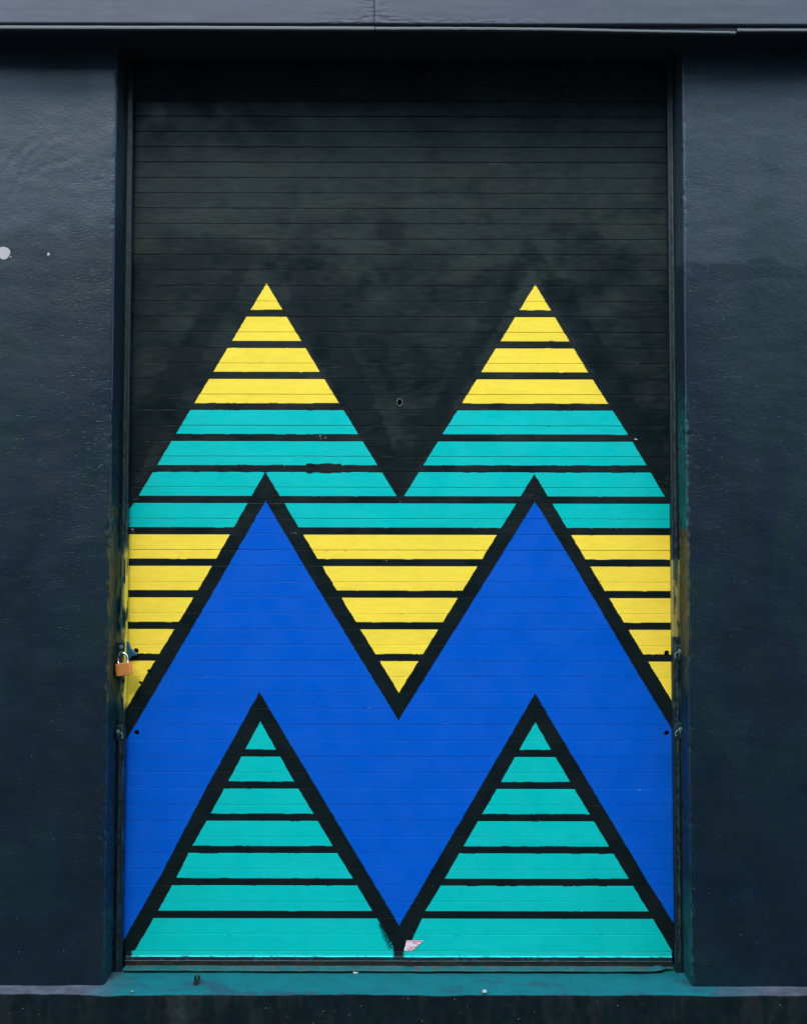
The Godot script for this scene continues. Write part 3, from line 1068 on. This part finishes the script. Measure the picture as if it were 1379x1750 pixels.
func build_rail(o: Node) -> void:
	# bottom rail: last painted strip, then an angle iron whose flange points out at the street
	var y := joint_y(53)
	var st := [[-0.0003, -0.006], [-0.0006, -0.0002], [-0.0009, 0.0], [-0.0132, 0.0], [-0.0134, 0.0001], [-0.0139, 0.0038], [-0.0146, 0.0044], [-0.0150, 0.0045], [-0.0246, 0.0046], [-0.0252, 0.0050], [-0.0260, 0.0058], [-0.0268, 0.0054], [-0.0274, 0.0040], [-0.0280, 0.0038], [-0.0398, 0.0038], [-0.0403, 0.0040], [-0.0408, 0.0046], [-0.0414, 0.0248], [-0.0417, 0.0260], [-0.0421, 0.0264], [-0.0444, 0.0264], [-0.0450, 0.0258], [-0.0451, 0.0]]
	var kind := [0, 0, 0, 0, 0, 1, 1, 2, 2, 3, 3, 3, 4, 4, 4, 4, 5, 5, 5, 5, 5, 6, 6]   # painted strip, lip, dark face, bead, rusty face, flange, underside
	var nu := 210
	var nv := st.size()
	var pts := PackedVector3Array()
	var cols := PackedColorArray()
	for j in nv:
		for i in nu:
			var x := -0.808 + 1.592 * i / (nu - 1)
			var bend := 0.0007 * n_big.get_noise_2d(x * 2.0, 90.0) + 0.0004 * n_mid.get_noise_2d(x, 91.0)
			var z: float = st[j][1]
			var yy: float = st[j][0]
			if kind[j] >= 5:
				# the flange is battered, bent up and torn at its far end
				z += 0.0012 * n_mid.get_noise_2d(x * 1.4, 95.0)
				yy += 0.0010 * n_mid.get_noise_2d(x * 1.1, 96.0)
				var torn := smooth01(0.745, 0.765, x)
				z = lerpf(z, 0.010, torn)
				yy += 0.004 * smooth01(0.72, 0.745, x) * (1.0 - torn)
			pts.append(Vector3(x, yy + bend, z))
			var c := BLACK
			var g := n_mid.get_noise_2d(x * 2.0, j * 3.0)
			var g2 := n_fine.get_noise_2d(x, j * 2.0)
			var part: int = kind[j]
			if part <= 1:
				c = TEAL * (0.95 + 0.1 * g)
				var mid := on_plane(682.0, 1630.0, 0.0).x
				if absf(x - mid) < 0.016 + 0.002 * g or x < -0.79 or (part == 1 and g + g2 < -0.35):
					c = BLACK
			elif part == 2:
				c = Color(0.003, 0.016, 0.026) if g2 > -0.42 else Color(0.004, 0.08, 0.10)
			elif part == 3:
				c = Color(0.02, 0.035, 0.04) if g2 < 0.2 else Color(0.06, 0.075, 0.075)
			elif part == 4:
				c = Color(0.007, 0.009, 0.009).lerp(Color(0.028, 0.020, 0.011), smooth01(0.1, 0.5, g + 0.4 * g2))
			elif part == 5:
				c = Color(0.004, 0.085, 0.095) * (1.0 + 0.4 * g)
				c = c.lerp(Color(0.04, 0.05, 0.042), smooth01(0.15, 0.6, g2 + g))
			else:
				c = Color(0.01, 0.02, 0.02)
			cols.append(c)
	put("bottom_rail", sheet(nu, nv, pts, PackedVector2Array(), cols), vpaint(0.5), o, Vector3(0, y, 0))
	var h := on_plane(701.0, 1646.0, 0.008)
	var disc := CylinderMesh.new()  # black disc standing in for the dark hole in the rail
	disc.top_radius = 0.0062
	disc.bottom_radius = 0.0062
	disc.height = 0.006
	disc.radial_segments = 16
	var b := put("bolt", disc, paint(Color(0.006, 0.006, 0.006), 0.7), o, Vector3(h.x, h.y, 0.0065))
	b.rotation.x = PI / 2

func guide(left: bool, o: Node) -> void:
	var dir := 1.0 if left else -1.0
	var inner := -0.8135 if left else 0.7895
	var prof := [[0.0, 0.003], [0.0, 0.0165], [-0.0014, 0.0192], [-0.004, 0.0200], [-0.011, 0.0200], [-0.0125, 0.0215], [-0.0148, 0.0215], [-0.0163, 0.0200], [-0.024, 0.0198], [-0.034, 0.0196]]
	var nv := 560
	var nu := prof.size()
	var y1 := 2.93
	var y0 := SILL_Y + 0.001
	var pts := PackedVector3Array()
	var cols := PackedColorArray()
	for j in nv:
		var y := y1 + (y0 - y1) * j / (nv - 1)
		var py := photo_row(y)
		for ii in nu:
			var k := nu - 1 - ii if left else ii
			var p = prof[k]
			var dent := 0.0010 * n_mid.get_noise_2d(y * 0.7 + (0.0 if left else 30.0), 5.0) + 0.0016 * n_big.get_noise_2d(y, 15.0)
			pts.append(Vector3(inner + dir * (p[0] + 0.4 * dent), y, p[1] + dent * 0.5))
			var n := n_mid.get_noise_2d(y * 0.9 + (0.0 if left else 20.0), k * 0.035)
			var m := n_fine.get_noise_2d(y * 0.8, k * 0.1)
			var c := Color(0.0035, 0.0095, 0.013) * (1.0 + 0.3 * n)
			if k >= 4 and k <= 6 and m > 0.0:
				c = c.lerp(Color(0.03, 0.06, 0.065), 0.6)    # worn ridge
			if left:
				if py > 860 and py < 1240:
					c = c.lerp(Color(0.010, 0.055, 0.045), smooth01(-0.3, 0.3, n + 0.3 * m))
					var hot := smooth01(930, 960, py) * (1.0 - smooth01(1205, 1225, py))
					if k <= 3:
						c = c.lerp(YELLOW * 0.75, hot * smooth01(-0.15, 0.1, n + 0.1 if k <= 2 else n))
					elif n > 0.08:
						c = c.lerp(Color(0.25, 0.19, 0.03), hot * 0.7 * smooth01(0.08, 0.3, n))
					if k == 5 or k == 6:
						c = c.lerp(Color(0.02, 0.16, 0.13), 0.6 * hot)
				elif py >= 1240:
					c = c.lerp(Color(0.005, 0.03, 0.07), smooth01(0.1, 0.5, n) * (1.0 if py < 1600 else 0.4))
			else:
				if py > 957 and py < 1092:
					var a := smooth01(0.05, -0.15, n - 0.22 * (k - 4) * 0.15)
					c = c.lerp(Color(0.27, 0.22, 0.05), 0.85 * (a if k > 3 else 1.0))
					if n > 0.05 and k > 2:
						c = c.lerp(Color(0.012, 0.05, 0.04), 0.8)
				elif py >= 1092 and py < 1215:
					c = c.lerp(Color(0.03, 0.08, 0.07), 0.7 * smooth01(0.1, 0.4, n))
			cols.append(c)
	put("guide_rail", sheet(nu, nv, pts, PackedVector2Array(), cols), vpaint(0.48), o)

func zoomed(points: Array, z: float, about: Vector3) -> PackedVector2Array:
	var r := PackedVector2Array()
	for p in points:
		var w := on_plane(p[0], p[1], z)
		r.append(Vector2(w.x - about.x, w.y - about.y))
	return r

func bolt_mesh(r: float, h: float) -> ArrayMesh:
	var out := PackedVector2Array()
	for i in 6:
		out.append(Vector2(cos(TAU * i / 6), sin(TAU * i / 6)) * r)
	return plate(out, 0.0, h, r * 0.18)

func fittings(o: Node) -> void:
	var iron := paint(Color(0.012, 0.03, 0.032), 0.45)
	var worn := paint(Color(0.09, 0.14, 0.14), 0.45)
	var hasp_paint := paint(Color(0.003, 0.070, 0.135), 0.45)
	# blue lock plate riveted to the curtain, next to the padlock
	var at := on_plane(224, 1110, 0.006)
	var hp := put("lock_plate", plate(zoomed([[213, 1096], [219, 1095.6], [222.5, 1099], [224, 1107], [229, 1111.5], [235, 1117.5], [234, 1120], [226, 1121.5], [222, 1127], [214, 1128]], 0.006, at), 0.0, 0.005, 0.0012), hasp_paint, o, at + Vector3(0, 0, 0.0))
	var rv := on_plane(231.0, 1111.5, 0.004)
	put("rivet", bolt_mesh(0.0035, 0.003), worn, hp, rv - at + Vector3(-0.0005, -0.004, 0.004))
	# staple the padlock hangs from, on the guide
	at = on_plane(206, 1108, 0.021)
	var stp := put("lock_staple", plate(zoomed([[200, 1097], [213.5, 1096], [214.5, 1104], [213, 1113], [211, 1121], [204, 1124], [200, 1120]], 0.021, at), 0.0, 0.006, 0.0012), iron, o, at + Vector3(0, 0, -0.002))
	put("bolt_head", bolt_mesh(0.0062, 0.006), worn, stp, on_plane(208, 1106, 0.027) - at + Vector3(0, 0, -0.001))
	var loop := PackedVector3Array()
	for i in 13:
		var t := PI * (i / 12.0)
		loop.append(Vector3(0.0, 0.010 * cos(t), 0.026 * sin(t)))
	put("staple_loop", tube(loop, 0.0027, 8), iron, stp, on_plane(210.0, 1118.0, 0.021) - at + Vector3(0, 0, 0.003))
	# lower catch on the same side and two on the other guide
	for a in [[205.0, 1252.0, 1.0], [1158.0, 1115.0, -1.0], [1159.0, 1248.0, -1.0]]:
		var w := on_plane(a[0], a[1], 0.021)
		var s: float = a[2]
		var cat := put("catch_plate", plate(PackedVector2Array([Vector2(-0.010, 0.021), Vector2(0.008, 0.023), Vector2(0.011, 0.006), Vector2(0.007, -0.016), Vector2(-0.003, -0.025), Vector2(-0.011, -0.014)]), 0.0, 0.006, 0.0014), iron, o, w + Vector3(0, 0, -0.003))
		cat.scale.x = s
		put("bolt_head", bolt_mesh(0.0058, 0.006), worn, cat, Vector3(-0.004, 0.004, 0.005))
		var hook := PackedVector3Array()
		for i in 11:
			var t := -0.6 + 3.4 * i / 10.0
			hook.append(Vector3(0.007 * cos(t), -0.010 + 0.010 * sin(t), 0.007))
		put("catch_hook", tube(hook, 0.0019, 8), worn, cat, Vector3(0.003, 0.0, 0.0))

# ------------------------------------------------------------------ small loose things

func build_small_things() -> void:
	# padlock
	var z := 0.040
	var at := on_plane(212.5, 1143.5, z)
	var p := thing("padlock", at, "brass padlock with steel shackle hanging beside the blue lock plate", "padlock")
	var brass := StandardMaterial3D.new()
	brass.albedo_color = lin(Color(0.70, 0.28, 0.07))
	brass.metallic = 0.3
	brass.roughness = 0.42
	var sc := noise_set(71, 0.05, 3).get_image(128, 128)
	sc.adjust_bcs(1.0, 0.5, 1.0)
	brass.roughness_texture = ImageTexture.create_from_image(sc)
	brass.uv1_triplanar = true
	brass.uv1_scale = Vector3(12, 12, 12)
	var w := 0.0218
	var h := 0.0182
	var c := 0.003
	var body := put("body", plate(PackedVector2Array([Vector2(-w + c, h), Vector2(w - c, h), Vector2(w - 0.0008, h - 0.0009), Vector2(w, h - c), Vector2(w, -h + c), Vector2(w - 0.0008, -h + 0.0009), Vector2(w - c, -h), Vector2(-w + c, -h), Vector2(-w + 0.0008, -h + 0.0009), Vector2(-w, -h + c), Vector2(-w, h - c), Vector2(-w + 0.0008, h - 0.0009)]), -0.009, 0.009, 0.0016), brass, p)
	put("maker_stamp", plate(PackedVector2Array([Vector2(0.0, -0.0085), Vector2(0.012, -0.0085), Vector2(0.012, -0.0100), Vector2(0.0, -0.0100)]), 0.0, 0.0003, 0.0), paint(Color(0.22, 0.10, 0.04), 0.6), body, Vector3(0, 0, 0.0089))
	var path := PackedVector3Array()
	path.append(Vector3(-0.0145, h - 0.004, 0))
	path.append(Vector3(-0.0145, h + 0.010, 0))
	for i in 17:
		var t := PI - PI * i / 16.0
		path.append(Vector3(0.0145 * cos(t), h + 0.0145 + 0.0145 * sin(t), 0))
	path.append(Vector3(0.0145, h + 0.010, 0))
	path.append(Vector3(0.0145, h - 0.004, 0))
	put("shackle", tube(path, 0.0028, 12), paint(Color(0.62, 0.62, 0.66), 0.25, 1.0), p)
	p.rotation = Vector3(0.0, deg_to_rad(-8.0), deg_to_rad(9.0))

	# torn sticker
	var im := Image.create(64, 40, false, Image.FORMAT_RGB8)
	im.fill(Color(0.86, 0.80, 0.84))
	var red := Color(0.78, 0.28, 0.36)
	for r in [[6, 4, 54, 2], [27, 7, 30, 2], [30, 4, 2, 9], [30, 12, 14, 2], [14, 24, 26, 2], [22, 24, 2, 6], [10, 31, 18, 2], [16, 31, 2, 5], [40, 15, 8, 2]]:
		im.fill_rect(Rect2i(r[0], r[1], r[2], r[3]), red)
	var stm := StandardMaterial3D.new()
	stm.albedo_texture = ImageTexture.create_from_image(im)
	stm.roughness = 0.6
	at = on_plane(709.0, 1615.0, 0.0)
	var sk := thing("sticker", at, "torn white sticker with red print stuck low on the shutter", "sticker")
	var out := zoomed([[694.6, 1606.5], [724.2, 1607.2], [717, 1613], [711, 1618.5], [707, 1623], [701, 1625], [691.5, 1624.7], [690.3, 1622.6], [692.5, 1616]], 0.0, at)
	var st := begin()
	var tri := Geometry2D.triangulate_polygon(out)
	for k in range(0, tri.size(), 3):
		var a := out[tri[k]]
		var b := out[tri[k + 1]]
		var d := out[tri[k + 2]]
		if (b - a).cross(d - a) > 0.0:
			var s := b
			b = d
			d = s
		for v in [a, b, d]:
			st.set_uv(Vector2((v.x + 0.033) / 0.060, (0.016 - v.y) / 0.034))
			st.add_vertex(Vector3(v.x, v.y, 0.0011 + 0.0006 * sin(v.x * 180.0)))
	put("paper", flat_mesh(st), stm, sk)

	# eye bolt standing out of the sill
	var sy := SILL_Y - 0.001
	var ground_at := func(px: float, py: float) -> Vector3:    # point on top of the sill under a photo pixel
		var a := on_plane(px, py, 0.0)
		var b := EYE + (a - EYE) * ((EYE.y - sy) / (EYE.y - a.y))
		return b
	at = ground_at.call(337.0, 1681.0)
	var eb := thing("eye_bolt", at, "small black iron eye bolt standing on the teal sill", "bolt")
	var black := paint(Color(0.008, 0.008, 0.009), 0.4)
	var cyl := CylinderMesh.new()
	cyl.top_radius = 0.006
	cyl.bottom_radius = 0.0085
	cyl.height = 0.012
	cyl.radial_segments = 14
	put("shank", cyl, black, eb, Vector3(-0.002, 0.006, 0))
	var ring := PackedVector3Array()
	for i in 20:
		var t := TAU * i / 20
		ring.append(Vector3(0.0062 * cos(t), 0.0070 * sin(t), 0.002 * sin(t)))
	put("eye", tube(ring, 0.0030, 8, true), black, eb, Vector3(0.001, 0.0175, 0.001))

	# grit swept along the sill and ledge
	var gs := begin()
	for i in 80:
		var gp := Vector3(rng.randf_range(-1.15, 1.15), SILL_Y, rng.randf_range(0.03, 0.118))
		if absf(gp.x + 0.01) > 0.80:
			gp.z = rng.randf_range(0.092, 0.118)
		gp.y = SILL_Y - 0.0035 * smooth01(0.03, 0.125, gp.z)
		var gr := rng.randf_range(0.0007, 0.0022) * (1.0 if rng.randf() < 0.9 else 1.7)
		var turn := rng.randf() * TAU
		for k in 4:
			var t := -TAU * k / 4 + turn
			var t2 := -TAU * (k + 1) / 4 + turn
			for v in [gp + Vector3(cos(t), 0, -sin(t)) * gr, gp + Vector3(cos(t2), 0, -sin(t2)) * gr * 0.8, gp + Vector3(0, gr * 1.1, 0)]:
				gs.add_vertex(v)
	var grit := put("grit", flat_mesh(gs), paint(Color(0.09, 0.095, 0.09), 0.9), self)
	tag(grit, "scattered grit lying along the painted sill and ledge", "grit")
	grit.set_meta("kind", "stuff")

	# litter on the sill
	var white := paint(Color(0.70, 0.70, 0.72), 0.8)
	at = ground_at.call(608.0, 1663.0)
	var scrap := put("paper_scrap", pebble_mesh(Vector3(0.0085, 0.0042, 0.005), 5), white, self, at + Vector3(0, 0.003, 0))
	tag(scrap, "crumpled white paper scrap lying against the bottom rail", "paper")
	for a in [[828.0, 1698.0, 0.0062, Color(0.30, 0.27, 0.25), "pale round pebble on the front edge of the teal sill"], [223.0, 1701.0, 0.0038, Color(0.16, 0.16, 0.16), "tiny grey pebble on the sill edge, below the padlock side of the shutter"]]:
		at = ground_at.call(a[0], a[1])
		at.z = minf(at.z, 0.121)
		var pb := put("pebble", pebble_mesh(Vector3(a[2], a[2] * 0.75, a[2] * 0.9), int(a[0])), paint(a[3], 0.85), self, at + Vector3(0, a[2] * 0.5, 0))
		tag(pb, a[4], "pebble")
